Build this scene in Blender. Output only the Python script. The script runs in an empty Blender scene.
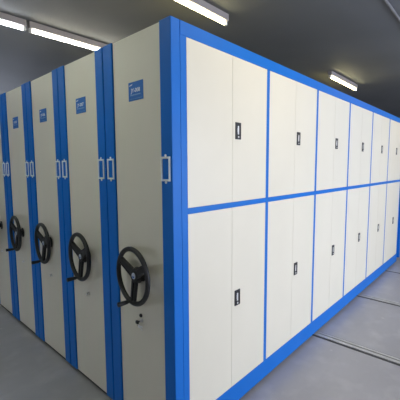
import bpy, bmesh, math, random
from mathutils import Vector, Matrix
random.seed(4)
scene = bpy.context.scene
COL = scene.collection

# ------------------------------------------------------------------ materials
def new_mat(name):
    m = bpy.data.materials.new(name); m.use_nodes = True
    nt = m.node_tree
    return m, nt, nt.nodes['Principled BSDF']

def painted(name, col, rough=0.4, metal=0.0, var=0.04, scale=6.0, bump=0.0, bscale=300.0, spec=0.5):
    m, nt, b = new_mat(name)
    N = nt.nodes; L = nt.links
    tc = N.new('ShaderNodeTexCoord')
    nz = N.new('ShaderNodeTexNoise'); nz.inputs['Scale'].default_value = scale; nz.inputs['Detail'].default_value = 5
    L.new(tc.outputs['Object'], nz.inputs['Vector'])
    rp = N.new('ShaderNodeValToRGB')
    rp.color_ramp.elements[0].position = 0.3; rp.color_ramp.elements[1].position = 0.7
    rp.color_ramp.elements[0].color = (*[c*(1-var) for c in col], 1)
    rp.color_ramp.elements[1].color = (*[min(1, c*(1+var)) for c in col], 1)
    L.new(nz.outputs['Fac'], rp.inputs['Fac']); L.new(rp.outputs['Color'], b.inputs['Base Color'])
    b.inputs['Roughness'].default_value = rough; b.inputs['Metallic'].default_value = metal
    b.inputs['Specular IOR Level'].default_value = spec
    if bump:
        n2 = N.new('ShaderNodeTexNoise'); n2.inputs['Scale'].default_value = bscale; n2.inputs['Detail'].default_value = 2
        L.new(tc.outputs['Object'], n2.inputs['Vector'])
        bp = N.new('ShaderNodeBump'); bp.inputs['Strength'].default_value = bump; bp.inputs['Distance'].default_value = 0.001
        L.new(n2.outputs['Fac'], bp.inputs['Height']); L.new(bp.outputs['Normal'], b.inputs['Normal'])
    return m

def emissive(name, col, strength):
    m, nt, b = new_mat(name)
    b.inputs['Base Color'].default_value = (0.9, 0.9, 0.88, 1)
    b.inputs['Emission Color'].default_value = (*col, 1)
    b.inputs['Emission Strength'].default_value = strength
    return m

M = {}
M['cream'] = painted('cream_paint', (0.74, 0.695, 0.575), 0.42, var=0.015, scale=3)
M['blue'] = painted('blue_paint', (0.007, 0.150, 0.56), 0.45, var=0.03, scale=4, bump=0.05, bscale=400, spec=0.22)
M['black'] = painted('black_plastic', (0.013, 0.013, 0.014), 0.42, var=0.1)
M['rubber'] = painted('black_rubber', (0.012, 0.012, 0.012), 0.8)
M['chrome'] = painted('chrome', (0.80, 0.80, 0.80), 0.25, metal=0.85)
M['latch'] = painted('bright_latch', (0.88, 0.88, 0.87), 0.3, metal=0.25)
M['holder'] = painted('nickel_holder', (0.88, 0.92, 0.92), 0.4, metal=0.1)
M['plate'] = painted('black_handle_plate', (0.02, 0.02, 0.022), 0.35)
M['sign'] = painted('blue_sign_vinyl', (0.02, 0.15, 0.50), 0.5, var=0.02)
M['white'] = painted('white_print', (0.80, 0.84, 0.86), 0.5, var=0.01)
M['faint'] = painted('pale_blue_print', (0.22, 0.40, 0.66), 0.5, var=0.01)
M['emblem'] = painted('silver_emblem', (0.50, 0.56, 0.66), 0.3, metal=0.2)
M['emblem_blue'] = painted('emblem_blue', (0.05, 0.12, 0.40), 0.4)
M['steel'] = painted('rail_steel', (0.50, 0.50, 0.49), 0.4, metal=0.2, var=0.15, scale=12)
M['groove'] = painted('rail_groove', (0.06, 0.06, 0.065), 0.6, var=0.2)
M['housing'] = painted('lamp_housing', (0.36, 0.33, 0.32), 0.5)
M['cap'] = painted('lamp_cap', (0.75, 0.74, 0.70), 0.5)
M['ceiling'] = painted('dark_ceiling_paint', (0.122, 0.130, 0.137), 0.7, var=0.10, scale=0.9)
M['wall'] = painted('grey_wall_paint', (0.30, 0.30, 0.32), 0.8, var=0.04, scale=1.2)
M['backwall'] = painted('pale_wall_paint', (0.62, 0.62, 0.63), 0.8, var=0.03, scale=1.2)
M['winframe'] = painted('white_window_frame', (0.75, 0.75, 0.75), 0.4)
M['conduit'] = painted('conduit_paint', (0.17, 0.17, 0.18), 0.5)
TUBE_E = 25.0
M['tube'] = emissive('lamp_tube_glow', (1.0, 0.87, 0.47), TUBE_E)
M['tube_mild'] = emissive('lamp_tube_mild_glow', (1.0, 0.95, 0.80), TUBE_E)
M['tube_cool'] = emissive('lamp_tube_cool_glow', (0.93, 0.96, 1.0), TUBE_E)

def floor_material():
    m, nt, b = new_mat('grey_epoxy_floor'); N = nt.nodes; L = nt.links
    tc = N.new('ShaderNodeTexCoord')
    n1 = N.new('ShaderNodeTexNoise'); n1.inputs['Scale'].default_value = 1.6; n1.inputs['Detail'].default_value = 7; n1.inputs['Roughness'].default_value = 0.6
    mp = N.new('ShaderNodeMapping'); mp.inputs['Scale'].default_value = (1.0, 0.45, 1)
    L.new(tc.outputs['Object'], mp.inputs['Vector']); L.new(mp.outputs['Vector'], n1.inputs['Vector'])
    r1 = N.new('ShaderNodeValToRGB')
    r1.color_ramp.elements[0].position = 0.30; r1.color_ramp.elements[0].color = (0.335, 0.330, 0.348, 1)
    r1.color_ramp.elements[1].position = 0.72; r1.color_ramp.elements[1].color = (0.42, 0.415, 0.438, 1)
    L.new(n1.outputs['Fac'], r1.inputs['Fac'])
    # pale dusty scuffs
    n2 = N.new('ShaderNodeTexNoise'); n2.inputs['Scale'].default_value = 9.0; n2.inputs['Detail'].default_value = 8
    mp2 = N.new('ShaderNodeMapping'); mp2.inputs['Scale'].default_value = (0.6, 0.5, 1); mp2.inputs['Location'].default_value = (3.1, 1.7, 0)
    L.new(tc.outputs['Object'], mp2.inputs['Vector']); L.new(mp2.outputs['Vector'], n2.inputs['Vector'])
    r2 = N.new('ShaderNodeValToRGB')
    r2.color_ramp.elements[0].position = 0.50; r2.color_ramp.elements[0].color = (0, 0, 0, 1)
    r2.color_ramp.elements[1].position = 0.74; r2.color_ramp.elements[1].color = (0.6, 0.6, 0.6, 1)
    L.new(n2.outputs['Fac'], r2.inputs['Fac'])
    mx = N.new('ShaderNodeMixRGB'); mx.inputs['Color2'].default_value = (0.48, 0.48, 0.49, 1)
    L.new(r2.outputs['Color'], mx.inputs['Fac']); L.new(r1.outputs['Color'], mx.inputs['Color1'])
    # small pale specks
    v = N.new('ShaderNodeTexVoronoi'); v.inputs['Scale'].default_value = 3.2
    L.new(tc.outputs['Object'], v.inputs['Vector'])
    r3 = N.new('ShaderNodeValToRGB')
    r3.color_ramp.elements[0].position = 0.035; r3.color_ramp.elements[0].color = (0.7, 0.7, 0.7, 1)
    r3.color_ramp.elements[1].position = 0.06; r3.color_ramp.elements[1].color = (0, 0, 0, 1)
    L.new(v.outputs['Distance'], r3.inputs['Fac'])
    m2 = N.new('ShaderNodeMixRGB'); m2.inputs['Color2'].default_value = (0.5, 0.5, 0.5, 1)
    L.new(r3.outputs['Color'], m2.inputs['Fac']); L.new(mx.outputs['Color'], m2.inputs['Color1'])
    L.new(m2.outputs['Color'], b.inputs['Base Color'])
    b.inputs['Roughness'].default_value = 0.31
    bp = N.new('ShaderNodeBump'); bp.inputs['Strength'].default_value = 0.12; bp.inputs['Distance'].default_value = 0.004
    L.new(n2.outputs['Fac'], bp.inputs['Height']); L.new(bp.outputs['Normal'], b.inputs['Normal'])
    return m
M['floor'] = floor_material()

def glass_material():
    m = bpy.data.materials.new('window_glass'); m.use_nodes = True
    nt = m.node_tree; nt.nodes.clear()
    out = nt.nodes.new('ShaderNodeOutputMaterial'); mix = nt.nodes.new('ShaderNodeMixShader')
    t = nt.nodes.new('ShaderNodeBsdfTransparent'); t.inputs['Color'].default_value = (0.95, 0.97, 0.97, 1)
    g = nt.nodes.new('ShaderNodeBsdfGlossy'); g.inputs['Roughness'].default_value = 0.02
    mix.inputs['Fac'].default_value = 0.06
    nt.links.new(t.outputs[0], mix.inputs[1]); nt.links.new(g.outputs[0], mix.inputs[2]); nt.links.new(mix.outputs[0], out.inputs[0])
    return m
M['glass'] = glass_material()

# ------------------------------------------------------------------ mesh helpers
def add_box(bm, lo, hi, bev=0.0, seg=2, mi=0):
    x0, y0, z0 = lo; x1, y1, z1 = hi
    t = bmesh.new()
    bmesh.ops.create_cube(t, size=1.0, matrix=Matrix.Translation(((x0+x1)/2, (y0+y1)/2, (z0+z1)/2)) @ Matrix.Diagonal((x1-x0, y1-y0, z1-z0, 1)))
    if bev:
        bmesh.ops.bevel(t, geom=t.edges[:], offset=bev, segments=seg, profile=0.5, affect='EDGES')
    for f in t.faces: f.material_index = mi
    merge(bm, t)

def merge(bm, t):
    me = bpy.data.meshes.new('tmp'); t.to_mesh(me); t.free(); bm.from_mesh(me); bpy.data.meshes.remove(me)

def add_cyl(bm, p0, p1, r0, r1=None, seg=32, bev=0.0, mi=0):
    r1 = r0 if r1 is None else r1
    p0 = Vector(p0); p1 = Vector(p1); d = p1-p0
    t = bmesh.new()
    bmesh.ops.create_cone(t, cap_ends=True, cap_tris=False, segments=seg, radius1=r0, radius2=r1, depth=d.length,
        matrix=Matrix.Translation((p0+p1)/2) @ d.to_track_quat('Z', 'Y').to_matrix().to_4x4())
    if bev:
        rim = [e for e in t.edges if any(len(f.verts) > 4 for f in e.link_faces)]
        bmesh.ops.bevel(t, geom=rim, offset=bev, segments=3, profile=0.5, affect='EDGES')
    for f in t.faces:
        f.smooth = len(f.verts) == 4; f.material_index = mi
    merge(bm, t)

def add_torus_y(bm, c, R, r, nu=64, nv=16):
    """ring lying in the XZ plane"""
    vs = []
    for i in range(nu):
        a = 2*math.pi*i/nu
        row = []
        for j in range(nv):
            b = 2*math.pi*j/nv
            rr = R+r*math.cos(b)
            row.append(bm.verts.new((c[0]+rr*math.cos(a), c[1]+r*math.sin(b), c[2]+rr*math.sin(a))))
        vs.append(row)
    for i in range(nu):
        for j in range(nv):
            f = bm.faces.new((vs[i][j], vs[(i+1) % nu][j], vs[(i+1) % nu][(j+1) % nv], vs[i][(j+1) % nv])); f.smooth = True

def obj(name, bm, mats, parent=None, loc=None):
    bmesh.ops.recalc_face_normals(bm, faces=bm.faces[:])
    me = bpy.data.meshes.new(name); bm.to_mesh(me); bm.free()
    for m in (mats if isinstance(mats, (list, tuple)) else [mats]): me.materials.append(m)
    o = bpy.data.objects.new(name, me); COL.objects.link(o)
    if parent: o.parent = parent
    if loc: o.location = loc
    return o

def box(name, lo, hi, mat, parent=None, bev=0.0, seg=2):
    bm = bmesh.new(); add_box(bm, lo, hi, bev, seg); return obj(name, bm, mat, parent)

def tag(o, label, cat, group=None):
    o['label'] = label; o['category'] = cat
    if group: o['group'] = group
    return o

def thing(name, label, cat, loc=(0, 0, 0), group=None):
    o = bpy.data.objects.new(name, None); COL.objects.link(o); o.location = loc
    o.empty_display_size = 0.1
    return tag(o, label, cat, group)

def struct(name, bm, mat):
    o = obj(name, bm, mat); o['kind'] = 'structure'; return o

def dup(o, parent=None, mesh_parts=True):
    c = o.copy(); COL.objects.link(c)
    if parent: c.parent = parent
    for ch in [x for x in bpy.data.objects if x.parent is o]:
        dup(ch, c)
    return c

def text_mesh(s, size, depth, cx, z, y, align='CENTER'):
    cu = bpy.data.curves.new('t', 'FONT'); cu.body = s; cu.size = size; cu.extrude = depth; cu.align_x = align; cu.align_y = 'CENTER'
    cu.resolution_u = 3; cu.offset = 0.0006
    o = bpy.data.objects.new('t', cu); COL.objects.link(o)
    dg = bpy.context.evaluated_depsgraph_get(); dg.update()
    me = bpy.data.meshes.new_from_object(o.evaluated_get(dg))
    bpy.data.objects.remove(o); bpy.data.curves.remove(cu)
    me.transform(Matrix.Translation((cx, y, z)) @ Matrix.Rotation(math.pi/2, 4, 'X'))
    bm = bmesh.new(); bm.from_mesh(me); bpy.data.meshes.remove(me)
    return bm

# ------------------------------------------------------------------ the room
CEIL = 3.285
X0, X1, Y0, Y1 = -8.0, 5.2, -4.5, 11.0
bm = bmesh.new(); add_box(bm, (X0-.2, Y0-.2, -.15), (X1+.2, Y1+.2, 0)); struct('floor', bm, M['floor'])
bm = bmesh.new(); add_box(bm, (X0-.2, Y0-.2, CEIL), (X1+.2, Y1+.2, CEIL+.15)); struct('ceiling', bm, M['ceiling'])
bm = bmesh.new(); add_box(bm, (X0, Y1, 0), (X1, Y1+.2, CEIL)); struct('wall_back', bm, M['backwall'])
FW = (-3.1, -2.0, 1.1, 1.9)          # unseen window behind the camera, added to light the end panels
bm = bmesh.new(); add_box(bm, (X0, Y0-.2, 0), (FW[0], Y0, CEIL)); add_box(bm, (FW[1], Y0-.2, 0), (X1, Y0, CEIL))
add_box(bm, (FW[0], Y0-.2, 0), (FW[1], Y0, FW[2])); add_box(bm, (FW[0], Y0-.2, FW[3]), (FW[1], Y0, CEIL)); struct('wall_front', bm, M['wall'])
bm = bmesh.new(); q = .06
add_box(bm, (FW[0], Y0-.13, FW[2]), (FW[0]+q, Y0-.06, FW[3])); add_box(bm, (FW[1]-q, Y0-.13, FW[2]), (FW[1], Y0-.06, FW[3]))
add_box(bm, (FW[0]+q, Y0-.13, FW[2]), (FW[1]-q, Y0-.06, FW[2]+q)); add_box(bm, (FW[0]+q, Y0-.13, FW[3]-q), (FW[1]-q, Y0-.06, FW[3]))
w = struct('window_4', bm, M['winframe'])
bm = bmesh.new(); add_box(bm, (FW[0]+q, Y0-.098, FW[2]+q), (FW[1]-q, Y0-.092, FW[3]-q)); obj('window_pane', bm, M['glass'], w)
L = bpy.data.lights.new('window_portal', 'AREA'); L.shape = 'RECTANGLE'; L.size = FW[1]-FW[0]; L.size_y = FW[3]-FW[2]; L.cycles.is_portal = True
lo = bpy.data.objects.new('window_portal', L); COL.objects.link(lo); lo.location = ((FW[0]+FW[1])/2, Y0-.03, (FW[2]+FW[3])/2); lo.rotation_euler = (math.pi/2, 0, math.pi)   # faces +y
ZS, ZH = 0.5, 2.65
def window_wall(name, xi, sgn, wins, n0):
    """side wall with windows; xi = inner face, sgn = +1 when the wall lies at +x of it"""
    def bx(bm, a, y0, z0, b, y1, z1):
        xa, xb = sorted((xi+sgn*a, xi+sgn*b)); add_box(bm, (xa, y0, z0), (xb, y1, z1))
    bm = bmesh.new()
    bx(bm, 0, Y0-.2, 0, .2, Y1+.2, ZS); bx(bm, 0, Y0-.2, ZH, .2, Y1+.2, CEIL)
    ys = [Y0-.2]+[v for w in wins for v in w]+[Y1+.2]
    for k in range(0, len(ys), 2): bx(bm, 0, ys[k], ZS, .2, ys[k+1], ZH)
    struct(name, bm, M['wall'])
    for k, (a, b) in enumerate(wins):
        bm = bmesh.new(); f = 0.06; m = (a+b)/2
        bx(bm, .06, a, ZS, .13, a+f, ZH); bx(bm, .06, b-f, ZS, .13, b, ZH)
        bx(bm, .06, a+f, ZS, .13, b-f, ZS+f); bx(bm, .06, a+f, ZH-f, .13, b-f, ZH)
        bx(bm, .07, m-.03, ZS+f, .12, m+.03, ZH-f)
        w = struct('window_%d' % (n0+k), bm, M['winframe'])
        for ya, yb in ((a+f, m-.03), (m+.03, b-f)):
            bm = bmesh.new(); bx(bm, .092, ya, ZS+f, .098, yb, ZH-f); obj('window_pane', bm, M['glass'], w)
        L = bpy.data.lights.new('window_portal', 'AREA'); L.shape = 'RECTANGLE'; L.size = b-a; L.size_y = ZH-ZS
        L.cycles.is_portal = True
        lo = bpy.data.objects.new('window_portal', L); COL.objects.link(lo)
        lo.location = (xi+sgn*.03, m, (ZS+ZH)/2); lo.rotation_euler = (math.pi/2, 0, sgn*math.pi/2)
window_wall('wall_right', X1, 1, [(0.7, 2.9), (3.3, 5.2)], 1)
window_wall('wall_left', X0, -1, [(1.2, 1.95)], 3)  # unseen window, added to send cool light onto the left ceiling

world = bpy.data.worlds.new('daylight'); scene.world = world; world.use_nodes = True
bg = world.node_tree.nodes['Background']; bg.inputs['Color'].default_value = (0.885, 0.92, 1.10, 1); bg.inputs['Strength'].default_value = 16.5

# ------------------------------------------------------------------ mobile shelving units
H = 2.57; ZP = 0.034; UW = 0.673; PITCH = 0.683; ST = 0.095; LEN = 5.6; REC = 0.012

def holder_bm(cx):
    bm = bmesh.new(); z0, z1, hw, w = 1.687, 1.826, 0.0385, 0.0115
    y0, y1 = -0.007, 0.0
    add_box(bm, (cx-hw, y0, z0), (cx-hw+w, y1, z1), .0015); add_box(bm, (cx+hw-w, y0, z0), (cx+hw, y1, z1), .0015)
    add_box(bm, (cx-hw+w, y0, z0), (cx+hw-w, y1, z0+w), .0015); add_box(bm, (cx-hw+w, y0, z1-w), (cx+hw-w, y1, z1), .0015)
    for z in (z0-.006, z1+.006): add_cyl(bm, (cx, -0.0045, z), (cx, 0, z), .008, seg=16, bev=.001)
    return bm

def make_handwheel(unit):
    cx, cz, yr = -0.313, 1.088, -0.0605
    bm = bmesh.new()
    R, r = 0.1720, 0.0155
    add_torus_y(bm, (cx, yr, cz), R, r)
    w = obj('handwheel', bm, M['black'], unit)
    # hub
    bm = bmesh.new()
    add_cyl(bm, (cx, -.018, cz), (cx, -.052, cz), .054, .044, seg=32, bev=.004)
    obj('hub', bm, M['black'], w)
    for k, ang in enumerate((150, 270, 30)):
        a = math.radians(ang); d = Vector((math.cos(a), 0, math.sin(a))); n = Vector((-d.z, 0, d.x))
        bm = bmesh.new(); c = Vector((cx, 0, cz))
        def bar(w0a, w0b, w1a, w1b, ya, yb):
            # tapered bar between hub and rim, side offsets a..b across the spoke
            p = []
            for rad, wa, wb, yc in ((0.030, w0a, w0b, -.043), (R, w1a, w1b, yr)):
                for wq in (wa, wb):
                    for yy in (ya, yb):
                        p.append(bm.verts.new(c+d*rad+n*wq+Vector((0, yc+yy, 0))))
            idx = ((0, 1, 3, 2), (4, 6, 7, 5), (0, 2, 6, 4), (1, 5, 7, 3), (0, 4, 5, 1), (2, 3, 7, 6))
            for q in idx: bm.faces.new([p[i] for i in q])
        if k == 1:
            bar(-.027, -.007, -.022, -.005, -.010, .010); bar(.007, .027, .005, .022, -.010, .010)
        else:
            bar(-.029, -.020, -.022, -.015, -.011, .011); bar(.020, .029, .015, .022, -.011, .011); bar(-.020, .020, -.015, .015, -.007, .007)
        bmesh.ops.bevel(bm, geom=bm.edges[:], offset=.0015, segments=2, affect='EDGES')
        obj('spoke', bm, M['black'], w)
    bm = bmesh.new(); add_cyl(bm, (cx, -.050, cz), (cx, -.056, cz), .021, .019, seg=28, bev=.0015)
    # two-tone emblem disc: lower blue swoosh on silver
    t = bmesh.new()
    pts = [(math.cos(math.radians(q))*.0145, math.sin(math.radians(q))*.0145) for q in range(190, 351, 16)]
    pts += [(.006, -.002), (-.002, .001), (-.008, -.004)]
    f0 = [t.verts.new((cx+px, -.0564, cz+pz)) for px, pz in pts]; f1 = [t.verts.new((cx+px, -.0555, cz+pz)) for px, pz in pts]
    t.faces.new(f0)
    for i in range(len(pts)): t.faces.new((f0[i], f0[(i+1) % len(pts)], f1[(i+1) % len(pts)], f1[i]))
    for f in t.faces: f.material_index = 1
    merge(bm, t)
    o = obj('hub_emblem', bm, [M['emblem'], M['emblem_blue']], w); o['label'] = 'round silver and blue emblem on the hub'
    bm = bmesh.new(); add_cyl(bm, (cx, .012, cz), (cx, -.030, cz), .026, seg=28)
    add_cyl(bm, (cx, .0115, cz), (cx, .004, cz), .05, .046, seg=32, bev=.001)
    obj('shaft', bm, M['black'], w)
    a = math.radians(260); px, pz = cx+R*math.cos(a), cz+R*math.sin(a)
    bm = bmesh.new()
    add_cyl(bm, (px, yr+.004, pz), (px, yr-.022, pz), .009, seg=20)
    add_cyl(bm, (px, yr-.020, pz), (px, yr-.090, pz), .0125, .0155, seg=24, bev=.004)
    obj('crank_handle', bm, M['black'], w)
    q = Matrix.Rotation(-.08, 4, 'Z'); pv = Vector((cx, 0, cz)); w.location = pv-q@pv; w.rotation_euler = (0, 0, -.08)
    return w

def make_unit_end(unit):
    """the narrow end facing the aisle: recessed cream panel between two blue strips"""
    bm = bmesh.new(); add_box(bm, (-UW+.06, REC, ZP), (-.05, REC+.019, H-.002)); obj('end_panel', bm, M['cream'], unit)
    for k, (a, b) in enumerate(((-ST, 0.0), (-UW, -UW+ST+.009))):
        s = box('edge_strip', (a, 0, ZP), (b, 0.07, H), M['blue'], unit, .005, 3)
        h = obj('label_holder', holder_bm((a+b)/2 - (.006 if k == 0 else -.006)), M['holder'], s); h['label'] = 'nickel label holder frame'
    box('base_skirt', (-UW+.02, .02, .0095), (-.03, LEN-.05, ZP+.004), M['rubber'], unit)
    make_handwheel(unit)
    bm = bmesh.new(); cx = -.328; z = .772
    add_cyl(bm, (cx, REC+.002, z), (cx, REC-.008, z), .013, .0115, seg=24, bev=.0015)
    add_cyl(bm, (cx, REC-.006, z), (cx, REC-.018, z), .0085, seg=24, bev=.001)
    lk = obj('lock', bm, M['latch'], unit); lk['label'] = 'small chrome lock below the handwheel'
    # plaque
    pl = box('number_plaque', (-.405, REC-.0025, 2.176), (-.258, REC, 2.289), M['sign'], unit, .001, 1)
    pl['label'] = 'small blue number plaque'
    return pl

def letter_plaque(pl, code):
    y = REC-.0026
    o = obj('plaque_number', text_mesh(code, .034, .0003, -.333, 2.236, y), M['white'], pl)
    bm = bmesh.new()
    # leaning leaf-like mark at the top left corner
    for k in range(2):
        t = bmesh.new(); ox, oz = -.396+.013*k, 2.266+.002*k
        q = [(0, 0), (.006, .006), (.016, .009), (.021, .006), (.012, .001)]
        f0 = [t.verts.new((ox+a, y-.0005, oz+b)) for a, b in q]; f1 = [t.verts.new((ox+a, y+.0005, oz+b)) for a, b in q]
        t.faces.new(f0)
        for i in range(5): t.faces.new((f0[i], f0[(i+1) % 5], f1[(i+1) % 5], f1[i]))
        merge(bm, t)
    obj('plaque_mark', bm, M['white'], pl)
    bm = bmesh.new(); x = -.385
    rnd = random.Random(code)
    while x < -.285:
        w = rnd.uniform(.004, .009); add_box(bm, (x, y-.0004, 2.207), (min(x+w, -.280), y+.0005, 2.2135)); x += w+.0025
    add_box(bm, (-.395, y-.0004, 2.1865), (-.268, y+.0005, 2.1878))
    obj('plaque_rule', bm, M['faint'], pl)

# --- plain unit (its long sides are hidden between its neighbours)
proto = thing('mobile_shelving_unit', '', 'shelving unit', (0, 0, 0), 'mobile shelving units standing side by side')
make_unit_end(proto)
box('carcass', (-UW+.004, .032, ZP+.002), (-.004, LEN, H-.004), M['cream'], proto)
labels = {
 1: 'shelving unit just left of the one with doors, its end panel second from the corner',
 2: 'cream and blue shelving unit whose end panel is third from the tall front corner',
 3: 'cream and blue shelving unit whose end panel is fourth from the tall front corner',
 4: 'last shelving unit of the row, cut off by the left edge of the photo'}
codes = {0: 'JY-008', 1: 'JY-007', 2: 'JY-006', 3: 'JY-005', 4: 'JY-004'}
units = {1: proto}
for k in (2, 3, 4): units[k] = dup(proto)
for k, u in units.items():
    u.location = (-PITCH*k, 0, 0); u['label'] = labels[k]
    pl = [c for c in u.children if c.name.startswith('number_plaque')][0]
    letter_plaque(pl, codes[k])

# --- front unit with the cupboard doors along its long side
front = thing('mobile_shelving_unit', 'nearest shelving unit, its long side lined with two rows of cream double doors', 'shelving unit', (0, 0, 0), 'mobile shelving units standing side by side')
pl = make_unit_end(front); letter_plaque(pl, codes[0])
box('carcass', (-UW+.004, .032, ZP+.002), (-.045, 5.53, H-.004), M['cream'], front)
A, BAY = 0.10, 0.9
YE = A+6*BAY
ZT, ZMU, ZML, ZB = 2.493, 1.525, 1.489, 0.178
box('header_rail', (-.045, .0715, ZT), (0, 5.53, H), M['blue'], front, .003, 2)
box('base_rail', (-.045, .0715, .03), (0.0, 5.53, ZB), M['blue'], front, .003, 2)
DV = .0195
spans = []
for n in range(7):
    c = A+BAY*n
    lo, hi = c-DV, c+DV
    if n == 0: lo, hi = .0715, c+DV
    if n == 6: lo, hi = c-DV, 5.53
    spans.append((lo, hi))
    box('frame_post', (-.040, lo, ZB), (-.0015, hi, ZT), M['blue'], front)
for n in range(6):
    box('middle_rail', (-.040, spans[n][1], ZML), (-.0015, spans[n+1][0], ZMU), M['blue'], front)
e = box('far_edge_strip', (-.045, 5.531, .10), (.034, 5.60, H), M['blue'], front, .004, 2)

def handle_plate_bm(y, z):
    """raised rim and recessed dish, on the door face x = 0"""
    bm = bmesh.new(); hw, hh, w = .0305, .0565, .0095; xf = .0045
    add_box(bm, (-.0025, y-hw, z-hh), (xf, y-hw+w, z+hh), .0015); add_box(bm, (-.0025, y+hw-w, z-hh), (xf, y+hw, z+hh), .0015)
    add_box(bm, (-.0025, y-hw+w, z-hh), (xf, y+hw-w, z-hh+.022), .0015); add_box(bm, (-.0025, y-hw+w, z+hh-.014), (xf, y+hw-w, z+hh), .0015)
    add_box(bm, (-.0025, y-hw+w-.002, z-hh+.018), (.0006, y+hw-w+.002, z+hh-.010))
    return bm
def latch_bm(y, z):
    bm = bmesh.new()
    add_box(bm, (.0006, y-.0065, z-.024), (.0052, y+.0065, z+.034), .002, 2)
    add_box(bm, (.0006, y-.0085, z-.010), (.0045, y-.003, z+.020), .0015, 2)
    add_cyl(bm, (.003, y, z-.0405), (.0062, y, z-.0405), .0065, seg=20, bev=.0008)
    return bm

zc = {1: 2.010, 0: 0.834}
for n in range(6):
    ya, yb = spans[n][1]+.001, spans[n+1][0]-.001
    ym = A+BAY*n+.45
    for row in (1, 0):
        za, zb = (ZMU+.001, ZT-.001) if row else (ZB+.001, ZML-.001)
        for side in (0, 1):
            a, b = (ya, ym-.001) if side == 0 else (ym+.001, yb)
            d = box('door', (-.024, a, za), (-.001, b, zb), M['cream'], front, .0015, 2)
            if side:
                hy = ym+.062
                h = obj('handle_plate', handle_plate_bm(hy, zc[row]), M['plate'], d); h['label'] = 'black recessed handle plate'
                l = obj('latch', latch_bm(hy, zc[row]), M['latch'], d); l['label'] = 'chrome latch in the handle plate'

# dark key cover above the nearest lock, and the keys left hanging in it
bm = bmesh.new()
add_cyl(bm, (-.334, REC+.001, .803), (-.334, REC-.009, .803), .0125, .011, seg=20, bev=.002)
add_box(bm, (-.337, REC-.010, .800), (-.322, REC-.004, .816), .0015)
o = obj('keyhole_cover', bm, M['black'], front); o['label'] = 'small black keyhole cover above the lock'
keys = thing('key_bunch', 'small silver keys hanging from the lock under the nearest handwheel', 'keys', (-.328, REC-.018, .772))
def key_bm(rot, off):
    bm = bmesh.new()
    add_cyl(bm, (0, -.0015, 0), (0, .0015, 0), .011, seg=20)
    add_box(bm, (-.0035, -.001, -.036), (.0035, .001, -.008))
    for k in range(4): add_box(bm, (.0035, -.001, -.034+.006*k), (.0055, .001, -.031+.006*k))
    bmesh.ops.transform(bm, matrix=Matrix.Translation(off) @ rot, verts=bm.verts[:])
    return bm
bm = bmesh.new(); add_cyl(bm, (0, -.0005, 0), (0, -.012, 0), .004, seg=12); add_box(bm, (-.011, -.026, -.009), (.011, -.012, .009), .0012)
obj('key_head', bm, M['black'], keys)
bm = bmesh.new(); add_torus_y(bm, (.010, -.02, -.010), .012, .0012, 32, 8); obj('key_ring', bm, M['chrome'], keys)
obj('spare_key', key_bm(Matrix.Rotation(math.radians(-100), 4, 'Y'), (.022, -.021, -.020)), M['latch'], keys)
obj('spare_key', key_bm(Matrix.Rotation(math.radians(-62), 4, 'Y'), (.016, -.017, -.024)), M['latch'], keys)

# ------------------------------------------------------------------ floor rails
def rail(y, label):
    t = thing('floor_rail', label, 'rail', (0, y, 0), 'floor rails under the shelving')
    x0, x1 = -3.42, 3.6
    box('rail_bed', (x0, -.066, -.003), (x1, .066, .0015), M['groove'], t)
    bm = bmesh.new(); add_box(bm, (x0, .018, .0015), (x1, .050, .0085), .002); obj('rail_bar', bm, M['steel'], t)
    bm = bmesh.new(); add_box(bm, (x0, -.040, .0015), (x1, .004, .0085), .002); obj('rail_bar', bm, M['steel'], t)
    return t
rail(2.04, 'steel floor rail nearest the camera, running out from under the blue base')
rail(3.46, 'middle one of the three steel rails set in the grey floor')
rail(4.93, 'farthest steel rail in the floor, near the far end of the doors')

# ------------------------------------------------------------------ ceiling lights
def ceiling_light(x, y0, y1, label, tube):
    L = y1-y0
    t = thing('ceiling_light', label, 'light', (x, (y0+y1)/2, CEIL), 'tube lights under the ceiling')
    bm = bmesh.new(); add_box(bm, (-.032, -L/2, -.064), (.032, L/2, 0), .003); obj('housing', bm, M['housing'], t)
    bm = bmesh.new(); add_cyl(bm, (0, -L/2+.03, -.0875), (0, L/2-.03, -.0875), .0140, seg=20); obj('tube', bm, tube, t)
    for s in (-1, 1):
        e = s*(L/2-.016)
        bm = bmesh.new(); add_box(bm, (-.017, e-.014, -.104), (.017, e+.014, -.062), .004); obj('end_cap', bm, M['cap'], t)
        bm = bmesh.new(); add_cyl(bm, (.006, s*(L/2-.002), -.086), (.006, s*(L/2+.022), -.086), .004, seg=12); obj('pin', bm, M['chrome'], t)
    return t
ceiling_light(-2.39, -1.03, .165, 'cool white tube light at the left edge of the photo, end to end with another', M['tube_cool'])
ceiling_light(-2.39, .195, 1.40, 'lit tube light at upper left, running behind the tops of the shelving units', M['tube_mild'])
ceiling_light(-.80, .30, 1.50, 'large lit tube light at the top, above the nearest shelving corner', M['tube'])
ceiling_light(-.80, 4.18, 5.45, 'short distant lit tube light above the far half of the doors', M['tube'])
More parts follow.
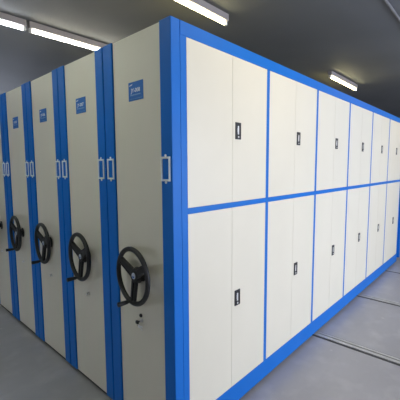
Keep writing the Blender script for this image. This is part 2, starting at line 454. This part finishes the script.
bm = bmesh.new(); add_cyl(bm, (.46, Y0+.05, CEIL-.012), (.46, Y1-.05, CEIL-.012), .012, seg=16)
tag(obj('ceiling_conduit', bm, M['conduit']), 'thin grey conduit along the dark ceiling at the upper right', 'conduit')
# unseen area lights without fittings, added as fill to raise the brightness
WARM, GREEN, NEUTRAL = (1.0, .82, .40), (.93, 1.0, .78), (1.0, .95, .88)
for (x, y, e, e_up, c) in ((.77, .9, 8.5, 0, WARM), (.77, 5.2, 6, 0, WARM), (2.35, .6, 12, 0, NEUTRAL), (2.35, 4.9, 11, 0, NEUTRAL), (2.35, 8.6, 30, 0, NEUTRAL),
                     (-.8, -1.3, 13, 0, GREEN), (-4.0, -1.3, 10, 0, GREEN), (1.9, -1.6, 5, 0, NEUTRAL)):
    for en, dz, rx in ((e, -.12, 0), (e_up, -.10, math.pi)):
        if not en: continue
        L = bpy.data.lights.new('fill_lamp', 'AREA'); L.shape = 'RECTANGLE'; L.size = .05; L.size_y = 1.2; L.energy = en; L.color = c
        lo = bpy.data.objects.new('fill_lamp', L); COL.objects.link(lo); lo.location = (x, y, CEIL+dz); lo.rotation_euler = (rx, 0, 0)

# ------------------------------------------------------------------ camera
f = 329.544; yaw, pit, rol = .7445, -.0993, -.0062
fwd = Vector((-math.sin(yaw)*math.cos(pit), math.cos(yaw)*math.cos(pit), math.sin(pit)))
rt = Vector((math.cos(yaw), math.sin(yaw), 0)); up = rt.cross(fwd)
r = math.cos(rol)*rt+math.sin(rol)*up; u = -math.sin(rol)*rt+math.cos(rol)*up
cd = bpy.data.cameras.new('camera'); cam = bpy.data.objects.new('camera', cd); COL.objects.link(cam)
mw = Matrix((r, u, -fwd)).transposed().to_4x4(); mw.translation = (1.3561, -1.2479, 1.7657)
cam.matrix_world = mw
cd.sensor_fit = 'HORIZONTAL'; cd.sensor_width = 36; cd.lens = f/400*36; cd.clip_start = .05
scene.camera = cam

vs = scene.view_settings
vs.view_transform = 'Standard'; vs.look = 'None'; vs.gamma = 1; vs.use_curve_mapping = False; vs.exposure = 0.0
